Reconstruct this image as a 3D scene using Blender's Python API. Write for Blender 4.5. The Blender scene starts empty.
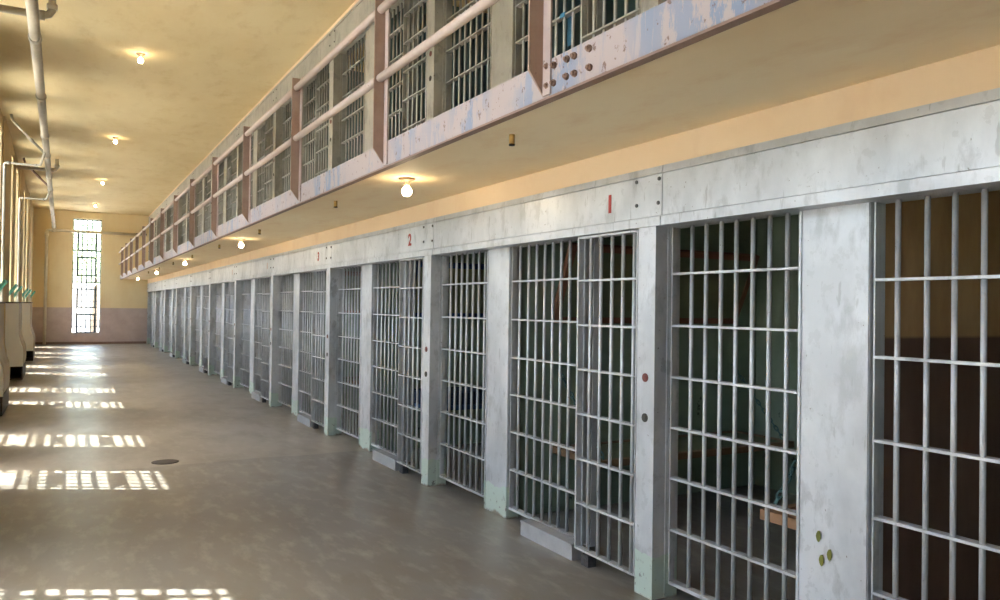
import bpy, bmesh, math, random
from mathutils import Matrix, Vector
random.seed(7)
SC = bpy.context.scene
COL = SC.collection

# ------------------------------------------------------------------ camera
cam = bpy.data.cameras.new('camera')
cam.lens = 28.08; cam.sensor_width = 36.0; cam.clip_start = 0.05; cam.clip_end = 500
camo = bpy.data.objects.new('camera', cam); COL.objects.link(camo)
_r = Vector((0.8734566645, -0.4867077822, 0.0137473605))
_u = Vector((-0.0173383839, -0.0028745992, 0.9998455466))
_f = Vector((0.4865930904, 0.8735601132, 0.0109495642))
camo.matrix_world = Matrix(((_r.x, _u.x, -_f.x, 0), (_r.y, _u.y, -_f.y, 0), (_r.z, _u.z, -_f.z, 1.6), (0, 0, 0, 1)))
SC.camera = camo

# ------------------------------------------------------------------ light
world = bpy.data.worlds.new('world'); SC.world = world; world.use_nodes = True
wn = world.node_tree.nodes; wl = world.node_tree.links
bg = wn['Background']
sky = wn.new('ShaderNodeTexSky'); sky.sky_type = 'NISHITA'; sky.sun_disc = False
sky.sun_elevation = math.radians(62); sky.sun_rotation = math.radians(-63)
sky.air_density = 1.0; sky.dust_density = 4.0; sky.ozone_density = 1.0
wl.new(sky.outputs[0], bg.inputs[0]); bg.inputs[1].default_value = 1.6
SUN_DIR = Vector((2.14, -1.07, -4.86)).normalized()
sd = bpy.data.lights.new('sun', 'SUN'); sd.energy = 24.0; sd.angle = math.radians(0.4); sd.color = (1.0, 0.965, 0.9)
so = bpy.data.objects.new('sun', sd); COL.objects.link(so)
so.rotation_euler = SUN_DIR.to_track_quat('-Z', 'Y').to_euler(); so.location = (-20, 30, 40)
SC.view_settings.view_transform = 'Standard'; SC.view_settings.look = 'None'
SC.view_settings.gamma = 1.0; SC.view_settings.use_curve_mapping = False
SC.view_settings.exposure = 0.8
SC.cycles.use_denoising = True; SC.cycles.denoising_prefilter = 'NONE'
SC.cycles.max_bounces = 10; SC.cycles.diffuse_bounces = 6; SC.cycles.transparent_max_bounces = 12
SC.cycles.sample_clamp_indirect = 8.0
SC.cycles.caustics_reflective = False; SC.cycles.caustics_refractive = False

# ------------------------------------------------------------------ materials
def lin(c):
    return tuple(((v / 255) / 12.92 if v / 255 <= .04045 else ((v / 255 + .055) / 1.055) ** 2.4) for v in c) + (1,)

class NT:
    def __init__(s, name):
        s.m = bpy.data.materials.new(name); s.m.use_nodes = True
        s.t = s.m.node_tree; s.n = s.t.nodes; s.b = s.n['Principled BSDF']
        s.out = s.n['Material Output']
    def add(s, typ, **kw):
        n = s.n.new(typ)
        for k, v in kw.items(): setattr(n, k, v)
        return n
    def ln(s, a, b): s.t.links.new(a, b)
    def coord(s, scale=(1, 1, 1), obj=False):
        mp = s.add('ShaderNodeMapping'); mp.inputs['Scale'].default_value = scale
        if obj: s.ln(s.add('ShaderNodeTexCoord').outputs['Object'], mp.inputs[0])
        else: s.ln(s.add('ShaderNodeNewGeometry').outputs['Position'], mp.inputs[0])
        return mp.outputs[0]
    def noise(s, vec, scale, detail=4, rough=.6):
        n = s.add('ShaderNodeTexNoise'); n.inputs['Scale'].default_value = scale
        n.inputs['Detail'].default_value = detail; n.inputs['Roughness'].default_value = rough
        s.ln(vec, n.inputs['Vector']); return n.outputs[0]
    def ramp(s, fac, lo, hi, a=0., b=1.):
        r = s.add('ShaderNodeMapRange'); r.inputs[1].default_value = lo; r.inputs[2].default_value = hi
        r.inputs[3].default_value = a; r.inputs[4].default_value = b; s.ln(fac, r.inputs[0]); return r.outputs[0]
    def mix(s, fac, a, b):
        m = s.add('ShaderNodeMix', data_type='RGBA')
        if isinstance(fac, float): m.inputs[0].default_value = fac
        else: s.ln(fac, m.inputs[0])
        for i, c in ((6, a), (7, b)):
            if isinstance(c, tuple): m.inputs[i].default_value = c
            else: s.ln(c, m.inputs[i])
        return m.outputs[2]
    def mul(s, a, b):
        m = s.add('ShaderNodeMath', operation='MULTIPLY'); s.ln(a, m.inputs[0])
        if isinstance(b, float): m.inputs[1].default_value = b
        else: s.ln(b, m.inputs[1])
        return m.outputs[0]
    def bump(s, h, strength, dist=.01):
        b = s.add('ShaderNodeBump'); b.inputs['Strength'].default_value = strength; b.inputs['Distance'].default_value = dist
        s.ln(h, b.inputs['Height']); s.ln(b.outputs[0], s.b.inputs['Normal'])
    def fin(s, col, rough=.6, metal=0., spec=.5):
        if isinstance(col, tuple): s.b.inputs['Base Color'].default_value = col
        else: s.ln(col, s.b.inputs['Base Color'])
        if isinstance(rough, float): s.b.inputs['Roughness'].default_value = rough
        else: s.ln(rough, s.b.inputs['Roughness'])
        s.b.inputs['Metallic'].default_value = metal
        s.b.inputs['Specular IOR Level'].default_value = spec
        return s.m

def paint(name, c1, c2, scale=2.0, rough=.6, metal=0., spec=.4, stretch=(1, 1, 1), spots=None, spot_scale=20., spot_lo=.66, bump=.15):
    t = NT(name); v = t.coord(stretch)
    a = t.ramp(t.noise(v, scale, 6, .65), .32, .68)
    col = t.mix(a, lin(c1), lin(c2))
    if spots:
        s = t.ramp(t.noise(t.coord(stretch), spot_scale, 5, .6), spot_lo, spot_lo + .05)
        col = t.mix(s, col, lin(spots))
    t.bump(t.noise(t.coord(), 35, 4), bump, .004)
    return t.fin(col, rough, metal, spec)

def wall_paint(name, c1, c2, c3):
    t = NT(name)
    big = t.ramp(t.noise(t.coord((1, .5, .8)), .9, 6, .6), .35, .65)
    col = t.mix(big, lin(c1), lin(c2))
    st = t.ramp(t.noise(t.coord((1.3, .6, .35)), 3.2, 7, .65), .52, .78)
    col = t.mix(t.mul(st, .55), col, lin(c3))
    t.bump(t.noise(t.coord(), 6, 8), .18, .02)
    return t.fin(col, .75, 0, .25)

M = {}
M['ceiling'] = wall_paint('ceiling_paint', (226, 207, 163), (216, 193, 145), (196, 166, 114))
M['cream'] = wall_paint('cream_wall_paint', (230, 206, 172), (222, 196, 160), (206, 168, 130))
M['slab'] = wall_paint('slab_paint', (244, 226, 190), (236, 212, 170), (222, 184, 134))
M['leftwall'] = wall_paint('left_wall_paint', (202, 180, 138), (190, 164, 120), (168, 138, 94))
# far wall: yellow above, mauve dado below a painted line
t = NT('far_wall_paint')
sep = t.add('ShaderNodeSeparateXYZ'); t.ln(t.coord(), sep.inputs[0])
up = t.mix(t.ramp(t.noise(t.coord((1, 1, .4)), 1.5, 6), .35, .65), lin((242, 224, 182)), lin((234, 212, 166)))
lo = t.mix(t.ramp(t.noise(t.coord(), 3, 6), .35, .65), lin((208, 190, 184)), lin((196, 176, 170)))
t.bump(t.noise(t.coord(), 8, 6), .15, .02)
M['farwall'] = t.fin(t.mix(t.ramp(sep.outputs[2], 1.408, 1.414), lo, up), .7, 0, .3)

# concrete floor: two pours with a joint across the corridor, brown wear and grey polish
t = NT('concrete_floor')
sep = t.add('ShaderNodeSeparateXYZ'); t.ln(t.coord(), sep.inputs[0])
wob = t.ramp(t.noise(t.coord(), .8, 3), .3, .7, -.05, .05)
ad = t.add('ShaderNodeMath', operation='ADD'); t.ln(sep.outputs[1], ad.inputs[0]); t.ln(wob, ad.inputs[1])
pour = t.ramp(ad.outputs[0], 8.33, 8.355)
a = t.ramp(t.noise(t.coord((1, .45, 1)), .7, 5, .55), .36, .64)
c1 = t.mix(a, lin((114, 108, 100)), lin((125, 122, 116)))
c2 = t.mix(a, lin((138, 129, 116)), lin((150, 144, 134)))
col = t.mix(pour, c1, c2)
b_ = t.ramp(t.noise(t.coord((1.2, .6, 1)), 2.1, 5, .6), .45, .75)
col = t.mix(t.mul(b_, .7), col, lin((104, 92, 75)))
f_ = t.ramp(t.noise(t.coord((1, .35, 1)), 9, 5, .6), .5, .75)
col = t.mix(t.mul(f_, .6), col, lin((164, 158, 148)))
rg = t.ramp(t.noise(t.coord((1, .5, 1)), 2.2, 4, .55), .3, .7, .29, .38)
M['floor'] = t.fin(col, rg, 0, .5)

def silver(name, mint, base=((214, 217, 221), (186, 190, 195)), metal=.4):
    t = NT(name)
    n1 = t.ramp(t.noise(t.coord((1, 1, .7)), 2.2, 6, .6), .38, .62)
    col = t.mix(n1, lin(base[0]), lin(base[1]))
    sm = t.ramp(t.noise(t.coord((1, 1, .45)), 7, 6, .65), .54, .64)
    col = t.mix(t.mul(sm, .4), col, lin(tuple(int(c * .74) for c in base[1])))
    fl = t.ramp(t.noise(t.coord(), 13, 5, .6), .6, .63)
    col = t.mix(t.mul(fl, .22), col, lin(tuple(int(c * .8) for c in base[1])))
    sc = t.ramp(t.noise(t.coord((1, 5, 1)), 5, 4, .5), .66, .69)
    col = t.mix(t.mul(sc, .35), col, lin((120, 120, 122)))
    ch = t.ramp(t.noise(t.coord(), 46, 3, .5), .72, .75)
    col = t.mix(t.mul(ch, .7), col, lin((96, 84, 74)))
    if mint:
        sep = t.add('ShaderNodeSeparateXYZ'); t.ln(t.coord(obj=True), sep.inputs[0])
        wob = t.ramp(t.noise(t.coord(), 5, 5), .3, .7, -.03, .03)
        ad = t.add('ShaderNodeMath', operation='ADD'); t.ln(sep.outputs[2], ad.inputs[0]); t.ln(wob, ad.inputs[1])
        k = t.ramp(ad.outputs[0], .226, .232, 1, 0)
        fl = t.ramp(t.noise(t.coord(), 17, 6, .65), .6, .63)
        low = t.ramp(sep.outputs[2], .04, .2, 1., .25)
        mc = t.mix(t.mul(fl, low), lin((196, 212, 202)), lin((120, 120, 114)))
        rust = t.ramp(ad.outputs[0], .02, .0)
        mc = t.mix(t.mul(rust, .7), mc, lin((120, 84, 52)))
        col = t.mix(k, col, mc)
    t.bump(t.noise(t.coord(), 30, 5), .12, .004)
    return t.fin(col, t.ramp(t.noise(t.coord(), 8, 5), .3, .7, .34, .52), metal, .5)
M['silver'] = silver('silver_paint', False)
M['silver_post'] = silver('silver_paint_mint_foot', True)
M['bar'] = silver('silver_bar_paint', False, ((206, 208, 211), (182, 184, 188)), .3)
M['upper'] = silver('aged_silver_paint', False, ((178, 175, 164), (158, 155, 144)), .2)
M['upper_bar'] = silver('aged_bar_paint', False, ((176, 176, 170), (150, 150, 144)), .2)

# peeling fascia: lilac pink over blue
t = NT('peeling_fascia_paint')
p1 = t.noise(t.coord((1, 3.2, 1.1)), 2.2, 10, .72)
reg = t.ramp(t.noise(t.coord((1, .9, .3)), 1.1, 3), .42, .6)
sepf = t.add('ShaderNodeSeparateXYZ'); t.ln(t.coord(), sepf.inputs[0])
near = t.ramp(sepf.outputs[1], 1.6, 3.2, .04, 0.)
adf = t.add('ShaderNodeMath', operation='ADD'); t.ln(p1, adf.inputs[0]); t.ln(near, adf.inputs[1])
col = t.mix(t.mul(t.ramp(adf.outputs[0], .5, .53), reg), lin((176, 162, 158)), lin((130, 144, 166)))
st = t.ramp(t.noise(t.coord((1, 9, .8)), 4, 6, .6), .6, .66)
col = t.mix(t.mul(st, .8), col, lin((178, 164, 160)))
ch = t.ramp(t.noise(t.coord((1, 1, .8)), 16, 7, .7), .6, .62)
col = t.mix(t.mul(ch, .8), col, lin((112, 84, 70)))
t.bump(p1, .3, .004)
M['fascia'] = t.fin(col, .55, 0, .4)
M['stanchion'] = paint('stanchion_shaded_paint', (164, 140, 126), (150, 124, 110), 6, .55, spots=(110, 88, 76), spot_scale=14, spot_lo=.68)  # post web: browner tone carries the shade on this side
M['rail'] = paint('rail_paint', (200, 184, 174), (188, 170, 158), 8, .45, spots=(140, 100, 80), spot_scale=22, spot_lo=.7)
M['trackm'] = paint('track_grey', (172, 174, 176), (156, 158, 160), 8, .5, .2)
M['flangem'] = paint('stanchion_lit_paint', (192, 176, 170), (178, 160, 154), 6, .55, spots=(110, 88, 78), spot_scale=18, spot_lo=.64)  # same post, lighter copy for the face turned to the light
M['underlip'] = paint('lip_paint', (150, 124, 110), (134, 108, 94), 8, .6)
M['rust'] = paint('rusty_bolt', (150, 120, 104), (110, 82, 66), 40, .7)
M['boltm'] = paint('dark_bolt', (98, 98, 100), (70, 70, 72), 40, .5, .5)
M['dark'] = paint('opening_shade_paint', (30, 28, 28), (22, 20, 20), 8, .8)  # near-black colour standing in for shade in the stub openings
M['red'] = paint('red_stencil_paint', (176, 52, 44), (160, 60, 52), 30, .6)
M['redfade'] = paint('faded_red_paint', (196, 140, 124), (200, 170, 156), 30, .6)
M['lockred'] = paint('lock_red_paint', (130, 60, 52), (90, 60, 56), 40, .6)
M['lockdark'] = paint('lock_hole_metal', (66, 62, 52), (44, 42, 40), 40, .5)
M['chip'] = paint('olive_chip', (120, 122, 52), (104, 106, 44), 40, .6)
M['green'] = paint('cell_green_paint', (142, 158, 138), (124, 142, 124), 2, .7, spots=(70, 78, 70), spot_scale=6, spot_lo=.66)
M['teal'] = paint('cell_teal_paint', (86, 112, 116), (72, 98, 104), 2, .7)
t = NT('cell_tan_maroon_paint')
sep = t.add('ShaderNodeSeparateXYZ'); t.ln(t.coord(), sep.inputs[0])
g = t.ramp(t.noise(t.coord((2.2, 2.2, .7)), 3.5, 6, .6), .35, .65)
up = t.mix(g, lin((190, 156, 112)), lin((168, 134, 94)))
lo = t.mix(g, lin((112, 86, 72)), lin((98, 74, 62)))
M['tanwall'] = t.fin(t.mix(t.ramp(sep.outputs[2], 1.49, 1.505), lo, up), .6, 0, .3)
M['palewood'] = paint('pale_bunk_wood', (186, 146, 112), (166, 124, 92), 5, .6, stretch=(.4, 3, 3))
M['wood'] = paint('bunk_wood', (140, 112, 86), (120, 94, 70), 5, .6, stretch=(.4, 3, 3))
M['redwood'] = paint('bunk_red_wood', (134, 92, 70), (116, 76, 56), 5, .6)
M['bunkgreen'] = paint('bunk_green_panel', (120, 126, 98), (106, 112, 86), 4, .7)
M['blue'] = paint('bunk_blue_paint', (52, 84, 122), (42, 70, 106), 4, .6)
M['navy'] = paint('navy_cloth', (44, 66, 92), (34, 52, 76), 10, .9)
M['bluecloth'] = paint('blue_cloth', (58, 116, 150), (48, 102, 136), 10, .9)
M['chain'] = paint('chain_teal', (92, 128, 128), (76, 108, 110), 20, .5, .3)
M['steelgreen'] = paint('window_steel_green', (96, 112, 106), (78, 92, 90), 6, .55)
M['darksteel'] = paint('window_dark_steel', (60, 74, 80), (48, 60, 66), 6, .55)
M['hopper'] = paint('hopper_green', (62, 118, 94), (50, 102, 82), 6, .5)
M['pipe'] = paint('pipe_paint', (190, 178, 156), (174, 160, 138), 4, .5, spots=(168, 116, 90), spot_scale=9, spot_lo=.7)
M['pipe2'] = paint('small_pipe_paint', (176, 166, 148), (160, 150, 130), 4, .5)
M['palepipe'] = paint('pale_pipe_paint', (238, 228, 208), (226, 214, 192), 4, .5)
M['white'] = paint('heater_white', (246, 247, 248), (240, 241, 242), 3, .45)
M['heaterside'] = paint('heater_side', (176, 164, 146), (160, 146, 128), 3, .6)
M['ochre'] = paint('ochre_stub', (196, 164, 96), (176, 142, 80), 20, .6)
M['lampbase'] = paint('lamp_base_ceramic', (150, 122, 92), (120, 94, 70), 30, .5)
M['drain'] = paint('drain_iron', (92, 82, 74), (76, 68, 62), 30, .6, .4)
M['ground'] = paint('yard_ground', (232, 228, 220), (222, 216, 206), .6, .9)
M['yardwall'] = paint('yard_wall_paint', (226, 214, 200), (214, 200, 184), .5, .85)
M['leaf'] = paint('leaf_green', (208, 214, 186), (190, 202, 168), 2, .7)
M['bark'] = paint('bark', (110, 96, 80), (90, 76, 62), 6, .9)
t = NT('bulb_glow')
t.b.inputs['Base Color'].default_value = (1, .95, .85, 1)
t.b.inputs['Emission Color'].default_value = (1, .80, .50, 1); t.b.inputs['Emission Strength'].default_value = 45
M['bulb'] = t.m
t = NT('window_glass')
tr = t.add('ShaderNodeBsdfTransparent'); tr.inputs[0].default_value = (.93, .96, .96, 1)
gl = t.add('ShaderNodeBsdfGlossy'); gl.inputs['Roughness'].default_value = .08
fr = t.add('ShaderNodeFresnel'); t.ln(t.ramp(t.add('ShaderNodeNewGeometry').outputs['Backfacing'], 0, 1, 1.45, 1 / 1.45), fr.inputs[0])
mx = t.add('ShaderNodeMixShader'); t.ln(fr.outputs[0], mx.inputs[0]); t.ln(tr.outputs[0], mx.inputs[1]); t.ln(gl.outputs[0], mx.inputs[2])
t.ln(mx.outputs[0], t.out.inputs[0]); M['glass'] = t.m

# ------------------------------------------------------------------ mesh helpers
class MB:
    def __init__(s): s.v = []; s.f = []; s.sm = []
    def quadbox(s, pts):          # 8 points: bottom ring 0-3, top ring 4-7 (ccw seen from above)
        b = len(s.v); s.v += [tuple(p) for p in pts]
        for q in ((3, 2, 1, 0), (4, 5, 6, 7), (0, 1, 5, 4), (1, 2, 6, 5), (2, 3, 7, 6), (3, 0, 4, 7)):
            s.f.append(tuple(b + i for i in q)); s.sm.append(False)
        return s
    def box(s, x0, x1, y0, y1, z0, z1):
        return s.quadbox([(x0, y0, z0), (x1, y0, z0), (x1, y1, z0), (x0, y1, z0), (x0, y0, z1), (x1, y0, z1), (x1, y1, z1), (x0, y1, z1)])
    def cyl(s, p0, p1, r, n=8, r1=None):
        p0 = Vector(p0); p1 = Vector(p1); d = (p1 - p0).normalized()
        a = d.orthogonal().normalized(); c = d.cross(a); b = len(s.v); r1 = r if r1 is None else r1
        for p, rr in ((p0, r), (p1, r1)):
            for i in range(n):
                w = 2 * math.pi * i / n; s.v.append(tuple(p + a * math.cos(w) * rr + c * math.sin(w) * rr))
        for i in range(n):
            j = (i + 1) % n; s.f.append((b + i, b + j, b + n + j, b + n + i)); s.sm.append(True)
        s.f.append(tuple(b + n - 1 - i for i in range(n))); s.sm.append(False)
        s.f.append(tuple(b + n + i for i in range(n))); s.sm.append(False)
        return s
    def path(s, pts, r, n=8):     # bent tube along points, one skin
        pts = [Vector(p) for p in pts]; b = len(s.v); ref = None
        for k, p in enumerate(pts):
            if k == 0: d = pts[1] - p
            elif k == len(pts) - 1: d = p - pts[k - 1]
            else: d = (pts[k + 1] - p).normalized() + (p - pts[k - 1]).normalized()
            d.normalize()
            if ref is None: a = d.orthogonal().normalized()
            else: a = (ref - d * ref.dot(d)).normalized()
            ref = a; c = d.cross(a)
            for i in range(n):
                w = 2 * math.pi * i / n; s.v.append(tuple(p + (a * math.cos(w) + c * math.sin(w)) * r))
        for k in range(len(pts) - 1):
            for i in range(n):
                j = (i + 1) % n; s.f.append((b + k * n + i, b + k * n + j, b + (k + 1) * n + j, b + (k + 1) * n + i)); s.sm.append(True)
        e = b + (len(pts) - 1) * n
        s.f.append(tuple(b + n - 1 - i for i in range(n))); s.sm.append(False)
        s.f.append(tuple(e + i for i in range(n))); s.sm.append(False)
        return s
    def prism(s, prof, axis, a0, a1):   # profile of 2D points extruded along axis ('x','y','z'); profile coords are the other two in order
        n = len(prof); b = len(s.v)
        for a in (a0, a1):
            for (p, q) in prof:
                s.v.append({'x': (a, p, q), 'y': (p, a, q), 'z': (p, q, a)}[axis])
        s.f.append(tuple(b + i for i in range(n))); s.sm.append(False)
        s.f.append(tuple(b + 2 * n - 1 - i for i in range(n))); s.sm.append(False)
        for i in range(n):
            j = (i + 1) % n; s.f.append((b + i, b + n + i, b + n + j, b + j)); s.sm.append(False)
        return s
    def lathe(s, prof, n=16, c=(0, 0, 0)):  # (r,z) profile about z
        b = len(s.v); m = len(prof)
        for (r, z) in prof:
            for i in range(n):
                w = 2 * math.pi * i / n; s.v.append((c[0] + r * math.cos(w), c[1] + r * math.sin(w), c[2] + z))
        for k in range(m - 1):
            for i in range(n):
                j = (i + 1) % n; s.f.append((b + k * n + i, b + k * n + j, b + (k + 1) * n + j, b + (k + 1) * n + i)); s.sm.append(True)
        s.f.append(tuple(b + n - 1 - i for i in range(n))); s.sm.append(False)
        s.f.append(tuple(b + (m - 1) * n + i for i in range(n))); s.sm.append(False)
        return s
    def mesh(s, name, mat):
        me = bpy.data.meshes.new(name); me.from_pydata(s.v, [], s.f)
        me.polygons.foreach_set('use_smooth', s.sm)
        bm = bmesh.new(); bm.from_mesh(me); bmesh.ops.recalc_face_normals(bm, faces=bm.faces); bm.to_mesh(me); bm.free()
        me.materials.append(M[mat]); me.update(); return me

def obj(name, me, parent=None, loc=(0, 0, 0), rot=(0, 0, 0)):
    o = bpy.data.objects.new(name, me); COL.objects.link(o); o.location = loc; o.rotation_euler = rot
    if parent is not None: o.parent = parent
    return o
def build(name, mb, mat, parent=None, loc=(0, 0, 0), rot=(0, 0, 0)):
    return obj(name, mb.mesh(name, mat), parent, loc, rot)
def tag(o, label, cat, group=None):
    o['label'] = label; o['category'] = cat
    if group: o['group'] = group
    return o
def thing(name, label, cat, loc=(0, 0, 0), group=None, rot=(0, 0, 0)):
    return tag(obj(name, None, None, loc, rot), label, cat, group)
def struct(o, label=None):
    o['kind'] = 'structure'
    if label: o['label'] = label
    return o
_cache = {}
def shared(key, fn, mat):
    k = (key, mat)
    if k not in _cache: _cache[k] = fn().mesh(key if isinstance(key, str) else key[0], mat)
    return _cache[k]

# ------------------------------------------------------------------ dimensions
D = 2.856; P = 3.046; Y0 = 3.36; YF = 34.25; YB = -6.0; ZC = 5.134; ZS = 2.557; ZT = 2.68
XS = 1.87; XW = -1.1; XG = -1.27; XB = 5.62
WW = 0.95; WZ0 = 0.43; WZ1 = 4.86
WINS = []
for k in range(-1, 6):
    for s in (-1, 1):
        y = 3.93 + 5.92 * k + s * 1.14
        if k == 0: y += .13
        if YB + .8 < y < YF - .8: WINS.append(y)

# ------------------------------------------------------------------ setting
struct(build('floor', MB().box(-1.33, XB, YB - .3, YF + .3, -.25, 0), 'floor'), 'worn grey concrete floor with a dull polish')
struct(build('ceiling', MB().box(-1.33, XB, YB - .3, YF + .3, ZC, ZC + .25), 'ceiling'), 'ochre painted concrete ceiling')
# left wall: sill band, head band, piers between the windows; broad piers stand proud
m = MB(); m.box(-1.33, XW, YB - .3, YF + .3, 0, WZ0); m.box(-1.33, XW, YB - .3, YF + .3, WZ1, ZC)
edges = [YB - .3]
for y in WINS: edges += [y - WW / 2, y + WW / 2]
edges.append(YF + .3)
for i in range(0, len(edges), 2): m.box(-1.33, XW, edges[i], edges[i + 1], WZ0, WZ1)
wall_left = struct(build('wall_left', m, 'leftwall'), 'tan painted wall with tall windows in pairs')
for k in range(-1, 5):
    yc = 3.93 + 5.92 * k + 2.96
    build('pilaster', MB().box(XW - .01, XW + .03, yc - 1.15, yc + 1.15, 0, ZC), 'leftwall', wall_left)
m = MB(); WX0, WX1 = .2133, 1.1963
m.box(-1.7, WX0, YF, YF + .35, 0, ZC); m.box(WX1, XB, YF, YF + .35, 0, ZC)
m.box(WX0, WX1, YF, YF + .35, 0, WZ0); m.box(WX0, WX1, YF, YF + .35, WZ1, ZC)
wall_far = struct(build('wall_far', m, 'farwall'), 'end wall painted yellow above a mauve dado')
struct(build('baseboard_far', MB().box(-1.1, D, YF - .03, YF, 0, .09), 'underlip'), 'low dark skirting along the end wall')
struct(build('wall_back', MB().box(-1.7, XB, YB - .35, YB, 0, ZC), 'leftwall'), 'plain tan wall closing the corridor')
struct(build('wall_rear', MB().box(XB, XB + .2, YB - .3, YF + .3, 0, ZC), 'green'), 'rear wall of the cells')
struct(build('wall_right', MB().box(D + .02, D + .2, YB, Y0 - P - .9, 0, ZC), 'cream'), 'cream wall before the first cell')
struct(build('trim_1', MB().box(D + .014, D + .2, Y0 - P - .9, YF, 2.402, ZS), 'cream'), 'cream wall strip between lower cell headers and walkway')
struct(build('trim_2', MB().box(D + .014, D + .2, Y0 - P - .9, YF, ZT + 2.402, ZC), 'cream'), 'cream wall strip above the upper cell headers')
# gallery walkway
walk = struct(build('gallery_slab', MB().box(XS + .016, XB, YB, YF, ZS, ZT), 'slab'), 'concrete walkway slab painted ochre underneath')
fas = struct(build('trim_3', MB().box(XS, XS + .014, YB, YF, ZS - .006, 2.715), 'fascia'), 'lilac steel fascia with peeling blue paint')
build('bottom_flange', MB().box(XS, XS + .045, YB, YF, ZS - .016, ZS - .004), 'underlip', fas)
for by, bz in [(2.941, 2.686), (2.888, 2.677), (2.785, 2.676), (2.731, 2.675), (2.623, 2.676), (2.939, 2.598), (2.89, 2.599), (2.789, 2.602), (2.727, 2.599), (2.619, 2.596)]:
    obj('bolt', shared('bolt', lambda: MB().cyl((-.014, 0, 0), (.002, 0, 0), .015, 6).cyl((-.022, 0, 0), (-.012, 0, 0), .009, 8), 'rust'), fas, (XS, by, bz))

# partitions between cells, both tiers
for tier, z0, z1 in ((0, 0, ZS), (1, ZT, ZC)):
    for k in range(-2, 10):
        yc = Y0 + P * k + 1.9775
        mt = ('tanwall' if k == -1 else 'green') if tier == 0 else 'teal'
        struct(build('wall_partition', MB().box(D + .2, XB, yc - .155, yc + .155, z0, z1), mt))

# ------------------------------------------------------------------ windows
def make_window(n, width, loc, rz, rows, hop, mains, open_row, label, mw=.015, sw=.03, mat='steelgreen'):
    ROW = (WZ1 - WZ0) / rows
    r = struct(obj('window_%d' % n, None, None, loc, (0, 0, rz)), label)
    H = WZ1 - WZ0; w2 = width / 2
    key = ('win', round(width, 3), rows)
    def frame():
        m = MB()
        for x in (-w2, w2 - .03): m.box(x, x + .03, -.03, .03, 0, H)
        for z in [0, H - .03] + [ROW * q for q in mains]:
            m.box(-w2 + .03, w2 - .03, -.03, .03, max(0, z - .02), min(H, z + .025))
        return m
    obj('frame', shared(key + ('f',), frame, mat), r)
    gaps = []; e = 0
    for a, c in hop:
        if a > e: gaps.append((e, a))
        e = c
    if e < rows: gaps.append((e, rows))
    hx = width / 6 * 2
    def munt():
        m = MB()
        for c in (1, 5): m.box(-w2 + c * width / 6 - mw, -w2 + c * width / 6 + mw, -.015, .015, .02, H - .02)
        for c in (2, 3, 4):
            for a, b in gaps:
                x = -w2 + c * width / 6; m.box(x - mw, x + mw, -.015, .015, a * ROW, b * ROW)
        for q in range(1, rows):
            inside = any(a < q < b for a, b in hop)
            for x0, x1 in (((-w2, -hx), (hx, w2)) if inside else ((-w2, w2),)):
                m.box(x0, x1, -.0145, .0145, q * ROW - .012, q * ROW + .012)
        return m
    obj('muntins', shared(key + ('m',), munt, mat), r)
    def glass():
        m = MB(); b = 0
        for x0, x1, a, c in [(-w2, -hx, 0, rows), (hx, w2, 0, rows)] + [(-hx, hx, a, b) for a, b in gaps]:
            m.box(x0, x1, -.002, .002, a * ROW, c * ROW)
        return m
    obj('glass', shared(key + ('g',), glass, 'glass'), r)
    for i, (a, c) in enumerate(hop):
        h = (c - a) * ROW; is_open = (i == open_row)
        def sash():
            m = MB()
            sl = .02 if is_open else .1
            for x in (-hx, hx - sw): m.box(x, x + sw, -.02, .02, 0, h)
            m.box(-hx + sw, hx - sw, -.02, sl, 0, sw * .85); m.box(-hx + sw, hx - sw, -.02, .02, h - sw, h)
            for q in range(1, c - a): m.box(-hx + .02, hx - .02, -.012, .012, q * ROW - .012, q * ROW + .012)
            for q in (1, 2, 3):
                x = -hx + 2 * hx * q / 4; m.box(x - mw, x + mw, -.0125, .0125, .02, h - .02)
            return m
        s = obj('hopper_sash', shared(key + ('s', is_open, rows, c - a), sash, 'hopper' if is_open else mat), r, (0, 0, a * ROW), (math.radians(-35) if is_open else 0, 0, 0))
        obj('pane', shared(key + ('p', rows, c - a), lambda: MB().box(-hx + .02, hx - .02, -.002, .002, .02, h - .02), 'glass'), s)
    # portal: guides sampling of the sky through the opening
    L = bpy.data.lights.new('window_portal', 'AREA'); L.shape = 'RECTANGLE'; L.size = width; L.size_y = H; L.cycles.is_portal = True
    lo = bpy.data.objects.new('window_portal', L); COL.objects.link(lo); lo.parent = r
    lo.location = (0, -.12, H / 2); lo.rotation_euler = (math.radians(90), 0, math.radians(180))
    return r
make_window(1, WX1 - WX0, ((WX0 + WX1) / 2, YF + .2, WZ0), math.pi, 18, [(0, 3), (4, 7), (9, 12), (13, 16)], (8, 13), None, 'tall steel window of small panes in the end wall', .02, .05, 'darksteel')
for i, y in enumerate(WINS):
    make_window(i + 2, WW, (XG, y, WZ0), -math.pi / 2, 16, [(0, 3), (4, 6), (8, 11), (12, 15)], (7,), 1, 'tall steel window with tilted green hopper in the side wall')

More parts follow.
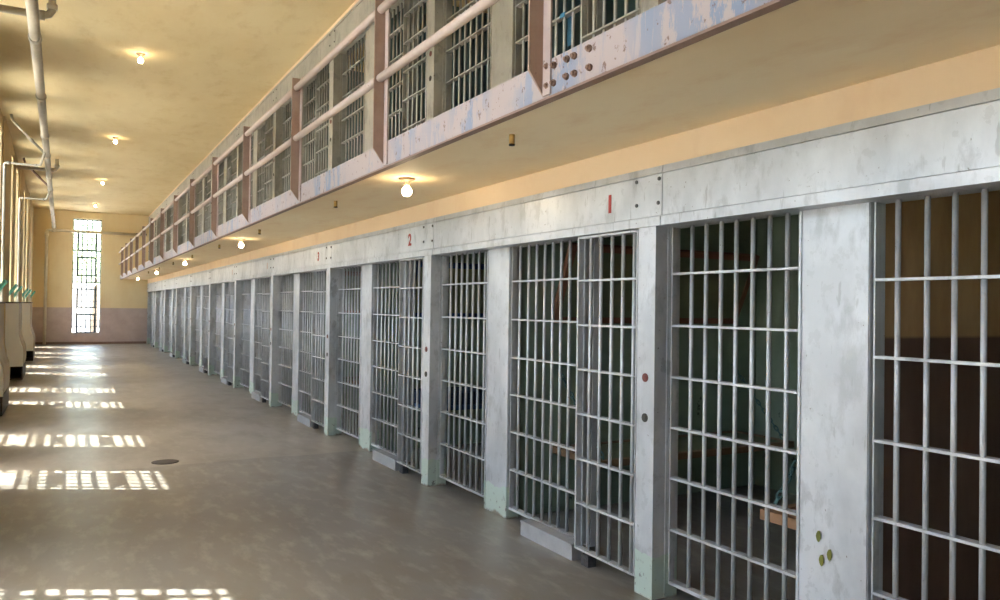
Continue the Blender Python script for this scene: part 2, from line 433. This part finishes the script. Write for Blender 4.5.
# ------------------------------------------------------------------ cell fronts
ZB = [.09, .38, .667, .948, 1.23, 1.517, 1.807]
ZD = [.105, .375, .655, .94, 1.222, 1.502, 1.783, 2.045]
ZK = [.11, .435, .747, 1.069, 1.418, 1.742]
def f_post():
    m = MB().box(0, .085, 0, .15, 0, 2.07).box(.087, .175, -.005, .155, 0, 2.07).box(.085, .088, .002, .148, 0, 2.07)
    return m
def f_frame(y0, y1, zb):
    return MB().box(.112, .15, y0, y0 + .008, zb, 2.068).box(.112, .15, y1 - .008, y1, zb, 2.068).box(.106, .154, y0 + .008, y1 - .008, zb - .002, zb + .006)
def f_plate():
    return MB().box(.1, .2, 1.795, 2.16, 0, 2.07).box(.094, .1, 1.798, 1.812, .005, 2.068).box(.094, .1, 2.143, 2.157, .005, 2.068)
def f_header(y0, y1):
    m = MB().box(0, .2, y0, y1, 2.126, 2.356)
    m.box(.012, .2, y0, y1, 2.118, 2.128).box(.012, .2, y0, y1, 2.354, 2.362)
    m.box(-.012, .2, y0, y1, 2.07, 2.121)
    m.quadbox([(-.004, y0, 2.36), (.2, y0, 2.36), (.2, y1, 2.36), (-.004, y1, 2.36), (.004, y0, 2.402), (.2, y0, 2.402), (.2, y1, 2.402), (.004, y1, 2.402)])
    return m
def numeral(txt, size):
    c = bpy.data.curves.new('numeral', 'FONT'); c.body = txt; c.size = size; c.align_x = 'CENTER'; c.extrude = .0015; c.offset = .004
    o = bpy.data.objects.new('numeral_tmp', c); COL.objects.link(o)
    dg = bpy.context.evaluated_depsgraph_get(); me = bpy.data.meshes.new_from_object(o.evaluated_get(dg))
    bpy.data.objects.remove(o); me.materials.clear(); me.materials.append(M['red']); me.name = 'numeral'
    return me
TEXTROT = Matrix(((0, 0, -1), (-1, 0, 0), (0, 1, 0))).to_euler()
def bars(part, ys, z0, z1, x, r, mat):
    for y in ys:
        obj('bar', shared(('bar', round(z1 - z0, 4), r), lambda: MB().cyl((0, 0, 0), (0, 0, z1 - z0), r, 8), mat), part, (x, y, z0))
def cross(part, zs, y0, y1, x, mat):
    for z in zs:
        obj('cross_bar', shared(('cross', round(y1 - y0, 4)), lambda: MB().box(-.024, .024, 0, y1 - y0, -.006, .006), mat), part, (x, y0, z))
FIXB = [-.15, -.258, -.367, -.472, -.581, -.687, -.794]
REARB = [1.69, 1.565, 1.455, 1.345, 1.239, 1.135, 1.03, .925, .82]
DOORB = [.635, .529, .418, .312, .208]
ORD = ['first', 'second', 'third', 'fourth', 'fifth', 'sixth', 'seventh', 'eighth']
NUM = ['one', 'two', 'three']
def which(k, tier):
    if k < 0: w = 'before the numeral one cell'
    elif k < 3: w = 'with red numeral %s above its door' % NUM[k] if tier == 0 else 'directly above the numeral %s cell' % NUM[k]
    else: w = '%s past the numeral three cell' % ORD[k - 3]
    if tier and not (0 <= k < 3): w = 'over the one ' + w
    return w
for tier, tz in ((0, 0.), (1, ZT)):
    sm, pm, bm_ = (('silver', 'silver_post', 'bar'), ('upper', 'upper', 'upper_bar'))[tier]
    for k in range(-1, 11):
        last = (k == 10)
        tn = ('ground', 'upper')[tier]
        if last: lab = '%s tier end grille and post beside the yellow end wall' % tn
        else: lab = '%s tier barred steel cell front %s' % (tn, which(k, tier))
        r = thing('cell_front', lab, 'cell front', (D, Y0 + P * k, tz), 'cell fronts on the %s tier' % tn)
        # lock post
        po = obj('lock_post', shared('lock_post', f_post, pm), r)
        for lz, lm in ((1.223, 'lockred'), (.998, 'lockdark')):
            h = obj('lock_hole', shared('lock_hole', lambda: MB().cyl((-.004, 0, 0), (.002, 0, 0), .025, 14).cyl((-.007, 0, 0), (-.003, 0, 0), .013, 10), lm), po, (0, .075, lz))
        # header
        ylen = P - .006 if not last else .4
        hd = obj('header_plate', shared(('header', last), lambda: f_header(-.046, -.046 + ylen), sm), r)
        for dy, dz in ((.169, 2.335), (-.026, 2.33), (.167, 2.2), (-.02, 2.197)):
            obj('bolt', shared('header_bolt', lambda: MB().cyl((-.007, 0, 0), (.001, 0, 0), .011, 6), 'boltm'), hd, (0, dy, dz))
        if last: continue
        if tier == 0 and 0 <= k <= 2:
            if k == 0: n_ = build('numeral', MB().box(-.0025, .001, .408, .434, 2.183, 2.293), 'red', hd)
            else:
                n_ = obj('numeral', numeral(str(k + 1), .155), hd, (-.001, (.5 if k == 1 else .53), 2.19), TEXTROT)
        elif tier == 0 and k in (3, 4):
            build('numeral_trace', MB().box(-.0015, .001, .40, .43, 2.19, 2.29), 'redfade', hd)
        # fixed grille beside the post
        g = obj('fixed_grille', shared('fixed_grille', lambda: f_frame(P - .884, P - .006, .08 if tier == 0 else .01), bm_), r)
        bars(g, [P + y for y in FIXB], .09 if tier == 0 else .01, 2.07, .13, .0115, bm_); cross(g, ZB if tier == 0 else [.01] + ZB[1:], P - .876, P - .014, .13, bm_)
        pl = obj('panel', shared('panel', f_plate, pm), r)
        if tier == 0 and k == -1:
            for cy, cz, s_ in ((2.35, .604, 1.0), (2.292, .537, .95), (2.333, .502, .85)):
                obj('paint_chip', shared('paint_chip', lambda: MB().prism([(0, -.026), (.008, -.018), (.013, 0), (.01, .012), (.003, .024), (-.006, .026), (-.011, .012), (-.012, -.006), (-.006, -.02)], 'x', -.0015, .001), 'chip'), pl, (.0945, cy - (Y0 - P), cz))
        # recessed grille beyond the door
        zs = ZK if (k == -1 and tier == 0) else (ZB if tier == 0 else [.01] + ZB[1:])
        g = obj('rear_grille', shared('rear_grille', lambda: f_frame(.73, 1.787, .08 if tier == 0 else .01), bm_), r)
        bars(g, REARB, .09 if tier == 0 else .01, 2.07, .13, .0115, bm_); cross(g, zs, .738, 1.779, .13, bm_)
        # threshold track and roller guide
        obj('floor_track', shared('floor_track', lambda: MB().box(-.012, .075, .76, 1.40, .0, .1).box(-.016, .075, .76, 1.40, .094, .104), 'trackm'), r)
        if tier == 0: obj('roller_guide', shared('roller_guide', lambda: MB().box(.0, .06, .6, .675, 0, .07).cyl((-.004, .637, .04), (.06, .637, .04), .026, 10), 'boltm'), r)
        # sliding door
        db = (.085, .015)[tier]
        d = thing('cell_door', '%s tier sliding barred door, cell %s' % (tn, which(k, tier)), 'door', (D + .02, Y0 + P * k, tz), 'sliding doors on the %s tier' % tn)
        obj('stile', shared('stile', lambda: MB().box(.022, .094, .742, .75, db + .015, 2.05).box(.02, .03, .728, .742, db + .015, 2.05), sm), d)
        obj('frame', shared('door_frame', lambda: MB().box(-.02, .02, .74, .752, db, 2.062).box(-.02, .02, .156, .166, db, 2.062).box(-.024, .024, .166, .74, db, db + .012).box(-.024, .024, .166, .74, 2.05, 2.062), bm_), d)
        bars(d, DOORB, db + .005, 2.06, 0, .0115, bm_); cross(d, ZD[1:-1], .166, .74, 0, bm_)

# ------------------------------------------------------------------ railing of the gallery
SY = [.75, 2.985, 5.0, 7.2, 9.45, 11.67, 13.93, 16.18, 18.55, 20.9, 23.2, 25.5, 27.8, 30.1, 32.4]
rl = thing('gallery_railing', 'pink painted pipe railing on angle iron posts along the walkway', 'railing', (XS, 0, ZS))
def f_stan():
    m = MB().prism([(0, 0), (-.082, .11), (-.082, 1.14), (0, 1.14)], 'y', -.012, 0)
    return m
for i, y in enumerate(SY):
    po = obj('post', shared('stanchion', f_stan, 'stanchion'), rl, (0, y, 0))
    obj('flange', shared('stanchion_flange', lambda: MB().box(-.01, -.0005, -.072, -.012, .0, 1.14), 'flangem'), po)
ends = SY + [YF]
for i in range(len(SY)):
    y0, y1 = ends[i] + .0, ends[i + 1] - .012
    for nm, z in (('mid_rail', .585), ('top_rail', 1.05)):
        obj(nm, shared((nm, i), lambda: MB().cyl((0, 0, 0), (0, y1 - y0, 0), .028, 12), 'rail'), rl, (-.042, y0, z))

# ------------------------------------------------------------------ lamps
def lamp(name, x, y, z, label, grp):
    r = thing(name, label, 'lamp', (x, y, z), grp)
    obj('lamp_holder', shared('lamp_holder', lambda: MB().lathe([(.062, 0), (.062, -.008), (.045, -.018), (.024, -.026), (.021, -.052), (.018, -.054)], 16), 'lampbase'), r)
    obj('bulb', shared('bulb', lambda: MB().lathe([(.012, -.05), (.015, -.06), (.027, -.07), (.034, -.082), (.037, -.097), (.034, -.113), (.024, -.127), (.008, -.133)], 16), 'bulb'), r)
for i, y in enumerate([5.395, 11.65, 17.7, 23.6, 30.0]):
    lamp('bulb_lamp', 2.2, y, ZS, 'bare bulb lamp under the walkway, %s from the numeral one cell' % ORD[i], 'bulbs under the walkway')
for i, y in enumerate([12.11, 18.5, 25.1, 31.2]):
    lamp('bulb_lamp', .87, y, ZC, 'bare bulb lamp on the high ceiling, %s from the end wall' % ORD[3 - i], 'bulbs on the high ceiling')
for i, y in enumerate([3.714, 6.92, 10.1, 13.05, 16.1, 19.15, 22.2, 25.2]):
    s = thing('pipe_stub', 'short ochre pipe stub under the walkway, %s from the numeral one cell' % ORD[i], 'pipe stub', (2.13, y, ZS), 'pipe stubs under the walkway')
    obj('sleeve', shared('stub_sleeve', lambda: MB().cyl((0, 0, 0), (0, 0, -.052), .016, 12), 'ochre'), s)
    obj('shade_cap', shared('stub_shade_cap', lambda: MB().cyl((0, 0, -.052), (0, 0, -.06), .0175, 12), 'dark'), s)  # solid dark disc paints the shade inside the open pipe end

# ------------------------------------------------------------------ pipes on the window side
main = r = thing('main_pipe', 'thick painted overhead pipe with rust spots running along the corridor', 'pipe', (-.33, 0, 4.4))
build('run', MB().cyl((.06, YB + .2, 0), (-.09, 33.9, 0), .054, 16), 'pipe', r)
for y in (5.2, 9.6, 12.3, 15.2, 17.2, 20.2, 22.4, 25.6, 28.6, 31.5):
    obj('coupling', shared('coupling', lambda: MB().cyl((0, -.05, 0), (0, .05, 0), .064, 16), 'pipe'), r, (.0375 - .00376 * y, y, 0))
obj('valve', shared('valve', lambda: MB().cyl((0, 0, 0), (0, .12, 0), .075, 14).cyl((0, .06, .05), (0, .06, .2), .02, 8).cyl((0, .06, .2), (0, .06, .22), .07, 12), 'pipe'), r, (-.088, 33.3, 0))
def pipe(name, label, pts, rad, mat='pipe2', collars=(), parent=None):
    p0 = Vector(pts[0]); mb = MB().path([Vector(p) - p0 for p in pts], rad, 10)
    if parent is None:
        o = thing(name, label, 'pipe', pts[0]); build('run', mb, mat, o)
    else:
        o = build(name, mb, mat, parent, p0 - parent.location); o['label'] = label
    for a, b in collars:
        a = Vector(a); b = Vector(b); build('collar', MB().cyl(a - p0, b - p0, rad * 1.35, 10), mat, o)
    return o
for i, (y, yd) in enumerate(((10.23, 0), (22.1, 0))):
    ex = -.19 if i == 0 else -.24
    pipe('drain_pipe', ('cross pipe with ceiling elbow, before the angled branches of the thick overhead pipe', 'cross pipe with ceiling elbow, between the two wall drop pipes')[i],
         [(XW, y, 4.85), (ex - .09, y, 4.85), (ex - .03, y, 4.87), (ex, y, 4.92), (ex, y, ZC)], .042, 'pipe', [((ex - .13, y, 4.85), (ex - .07, y, 4.85)), ((ex, y, 4.93), (ex, y, 4.99))])
for i, y in enumerate((17.25, 22.85)):
    pipe('drop_pipe', ('painted drop pipe on the wall before the white heater pair', 'painted drop pipe on the wall beside the slimmer white heater')[i],
         [(-1.04, y, 0), (-1.04, y, 4.17), (-1.02, y, 4.2), (-.52, y, 4.2), (-.46, y - .06, 4.21), (-.36, y - .75, 4.385)], .024, 'pipe2', [((-1.0, y, 4.2), (-.95, y, 4.2)), ((-.56, y, 4.2), (-.5, y, 4.2))], main)
for i, y in enumerate((17.35, 22.4)):
    pipe('branch_pipe', ('pale angled branch pipe rising from main pipe to ceiling', 'short rusty angled branch pipe between drop pipe and end wall')[i],
         [(-.36, y, 4.43), (-.63, y, 4.7), (-.92, y - .15, 5.0), (-.95, y - .16, ZC - .02)], .024, ('pipe2', 'underlip')[i], [((-.60, y, 4.67), (-.68, y - .02, 4.75))], main)
pipe('end_wall_pipe', 'pale pipe crossing the end wall and tall window and dropping to floor',
     [(-.67, 34.12, 0), (-.66, 34.12, 4.28), (-.64, 34.12, 4.33), (-.58, 34.12, 4.345), (2.8, 34.12, 4.345)], .055, 'palepipe', [((-.66, 34.12, 4.1), (-.66, 34.12, 4.25)), ((-.5, 34.12, 4.345), (-.38, 34.12, 4.345)), ((.7, 34.12, 4.345), (.76, 34.12, 4.345))])

# ------------------------------------------------------------------ white heaters against the broad piers
PROF = [(-1.065, 1.575), (-.835, 1.575), (-.835, .97), (-.825, .9), (-.79, .77), (-.755, .68), (-.742, .58), (-.74, .4), (-.755, .283), (-1.03, .27), (-1.025, .45), (-1.035, .6), (-1.06, .72), (-1.065, .85)]
for i, y in enumerate((12.9, 18.8, 24.72)):
    lab = ('white curved sheet metal heater casing, farthest from the end wall', 'white curved sheet metal heater casing, middle one of the three along the wall', 'white curved sheet metal heater casing on the pier closest to end wall')[i]
    r = thing('wall_heater', lab, 'heater', (0, y, 0), 'white heaters along the window wall')
    obj('casing', shared('casing', lambda: MB().prism(PROF, 'y', 0, .02), 'white'), r)
    obj('body', shared('heater_body', lambda: MB().prism([(x + .0, z - .004) for x, z in PROF], 'y', .02, 1.5), 'heaterside'), r)
    obj('lid', shared('heater_lid', lambda: MB().box(-1.068, -.82, -.012, 1.51, 1.572, 1.6), 'drain'), r)
    obj('plinth', shared('plinth', lambda: MB().box(-1.05, -1.03, 0, 1.49, 0, .275).box(-.765, -.745, 0, 1.49, 0, .275).box(-1.03, -.765, 0, 1.49, 0, .02).box(-1.03, -.765, 1.45, 1.49, .02, .275), 'drain'), r)
    obj('lower_lip', shared('lower_lip', lambda: MB().box(-1.035, -.738, -.02, .0, .275, .35), 'white'), r)

# ------------------------------------------------------------------ floor drain
r = tag(build('floor_drain', MB().lathe([(.13, 0), (.13, .004), (.11, .006), (.02, .006)], 24), 'drain', None, (.91, 8.55, 0)), 'dark round iron cover let into the concrete floor', 'drain cover')

# ------------------------------------------------------------------ bunks in the cells
def chain_between(parent, a, b, mat='chain'):
    a = Vector(a); b = Vector(b); n = max(3, int((b - a).length / .045)); mb = MB(); d = (b - a).normalized()
    s1 = d.orthogonal().normalized(); s2 = d.cross(s1)
    for i in range(n):
        c = a + (b - a) * ((i + .5) / n); s = s1 if i % 2 else s2; L = (b - a).length / n * .66
        pts = []
        for q in range(9):
            w = 2 * math.pi * q / 8; pts.append(c + d * math.cos(w) * L + s * math.sin(w) * .013)
        mb.path(pts, .0055, 5)
    return build('chain', mb, mat, parent)
def bunk(label, x0, x1, ywall, side, z, width, tilt, edge, panel, thick=.05, chains=True, cx=.0):
    # hinged on a partition at y = ywall, reaching out in direction side (-1 towards lower Y)
    r = thing('fold_down_bunk', label, 'bunk', (x0, ywall, z), 'fold-down bunks in the cells')
    L = x1 - x0; W = width * side
    R = Matrix.Rotation(-tilt * side if side < 0 else tilt, 4, 'X')
    rot = (tilt if side > 0 else -tilt, 0, 0)
    ya, yb = sorted((.0, W))
    build('frame', MB().box(0, L, ya, ya + .05, 0, thick).box(0, L, yb - .05, yb, 0, thick).box(0, .05, ya + .05, yb - .05, 0, thick).box(L - .05, L, ya + .05, yb - .05, 0, thick), edge, r, (0, 0, 0), rot)
    build('board', MB().box(.05, L - .05, ya + .05, yb - .05, .008, thick - .008), panel, r, (0, 0, 0), rot)
    if chains:
        for cxx in (.06, L - .06):
            e = Vector((cxx, W * math.cos(tilt) * .96, width * math.sin(tilt) + .03)); chain_between(r, e, (cxx, W * .02, e.z + .42 + .2))
    return r
PW = .155
far1 = Y0 + 1.9775 - PW; near1 = Y0 - P + 1.9775 + PW
bunk('upper wooden bunk folded halfway up inside the numeral one cell', 3.36, 5.36, far1 - .005, -1, 1.49, .66, math.radians(66), 'redwood', 'bunkgreen', chains=False)
bunk('lower wooden bunk on far side of the numeral one cell', 3.36, 5.36, far1 - .005, -1, .47, .66, 0, 'wood', 'bunkgreen')
bunk('pale wooden bunk hung by teal chains on the near side of the numeral one cell', 3.1, 5.1, near1 + .005, 1, .55, .37, 0, 'palewood', 'palewood')
bunk('upper blue framed bunk folded up inside the numeral two cell', 3.36, 5.36, far1 + P - .005, -1, 1.49, .66, math.radians(66), 'blue', 'bunkgreen', chains=False)
bunk('lower bunk with blue edges inside the numeral two cell', 3.36, 5.36, far1 + P - .005, -1, .5, .66, 0, 'blue', 'wood', chains=False)
tag(build('mattress', MB().box(0, 1.88, -.6, 0, 0, .11).box(.01, 1.87, -.59, -.01, .11, .13), 'navy', None, (3.42, far1 + P - .03, .55)), 'navy mattress lying on the lower bunk of the numeral two cell', 'mattress')
bunk('upper folded bunk inside the numeral three cell', 3.36, 5.36, far1 + 2 * P - .005, -1, 1.49, .66, math.radians(66), 'redwood', 'bunkgreen', chains=False)
bunk('lower bunk inside the numeral three cell', 3.36, 5.36, far1 + 2 * P - .005, -1, .5, .66, 0, 'wood', 'bunkgreen', chains=False)

# blue cloth hung over a cross bar of the upper tier
prof = [(-.031, -.02), (-.03, .0), (-.027, .01), (.027, .01), (.03, .0), (.033, -.06), (.029, -.13), (.034, -.2), (.038, -.2), (.033, -.13), (.037, -.06), (.034, .002), (.03, .014), (-.03, .014), (-.034, .002), (-.035, -.02)]
tag(build('towel', MB().prism(prof, 'y', 0, .06), 'bluecloth', None, (D + .13, 4.447, ZT + .948)), 'small blue cloth hung on the bars above the numeral one cell', 'towel')

# ------------------------------------------------------------------ yard outside the windows
struct(build('yard_ground', MB().box(-60, -1.72, -30, 90, -.4, -.3).box(-1.72, 60, YF + .4, 90, -.4, -.3), 'ground'), 'pale sunlit yard outside')
struct(build('yard_wall', MB().box(-40, 40, 66, 66.6, -.3, 4.0).box(-40, 40, 65.9, 66.7, 4.0, 4.2), 'yardwall'), 'pale perimeter wall outside the end window')
def tree(label, loc, seed, n, rx, rz, zc):
    rnd = random.Random(seed)
    r = thing('tree', label, 'tree', loc)
    build('trunk', MB().cyl((0, 0, 0), (.1, 0, zc - 1.2), .2, 10, .11).cyl((.1, 0, zc - 1.4), (-.9, .2, zc + .2), .09, 8, .04).cyl((.1, 0, zc - 1.4), (1.0, -.1, zc + .3), .09, 8, .04), 'bark', r)
    lv = MB()
    for i in range(n):
        w = rnd.uniform(0, 2 * math.pi); u = rnd.uniform(-1, 1); rad = rnd.uniform(.25, 1) ** .5
        c = Vector((math.cos(w) * math.sqrt(1 - u * u) * rx * rad, math.sin(w) * math.sqrt(1 - u * u) * rx * .85 * rad, zc + u * rz * rad))
        a = Vector((rnd.gauss(0, 1), rnd.gauss(0, 1), rnd.gauss(0, 1))).normalized(); b = a.orthogonal().normalized(); s = .15
        k = len(lv.v); lv.v += [tuple(c - a * s), tuple(c + b * s * .5), tuple(c + a * s), tuple(c - b * s * .5)]; lv.f.append((k, k + 1, k + 2, k + 3)); lv.sm.append(False)
    fo = build('foliage', lv, 'leaf', r); fo['kind'] = 'stuff'
tree('leafy green tree seen through the upper panes of the end window', (1.6, 56, -.3), 3, 2600, 2.4, 2.0, 4.9)
tree('larger leafy tree behind the pale wall outside the end window', (-.4, 72, -.3), 5, 3600, 4.2, 3.2, 6.4)
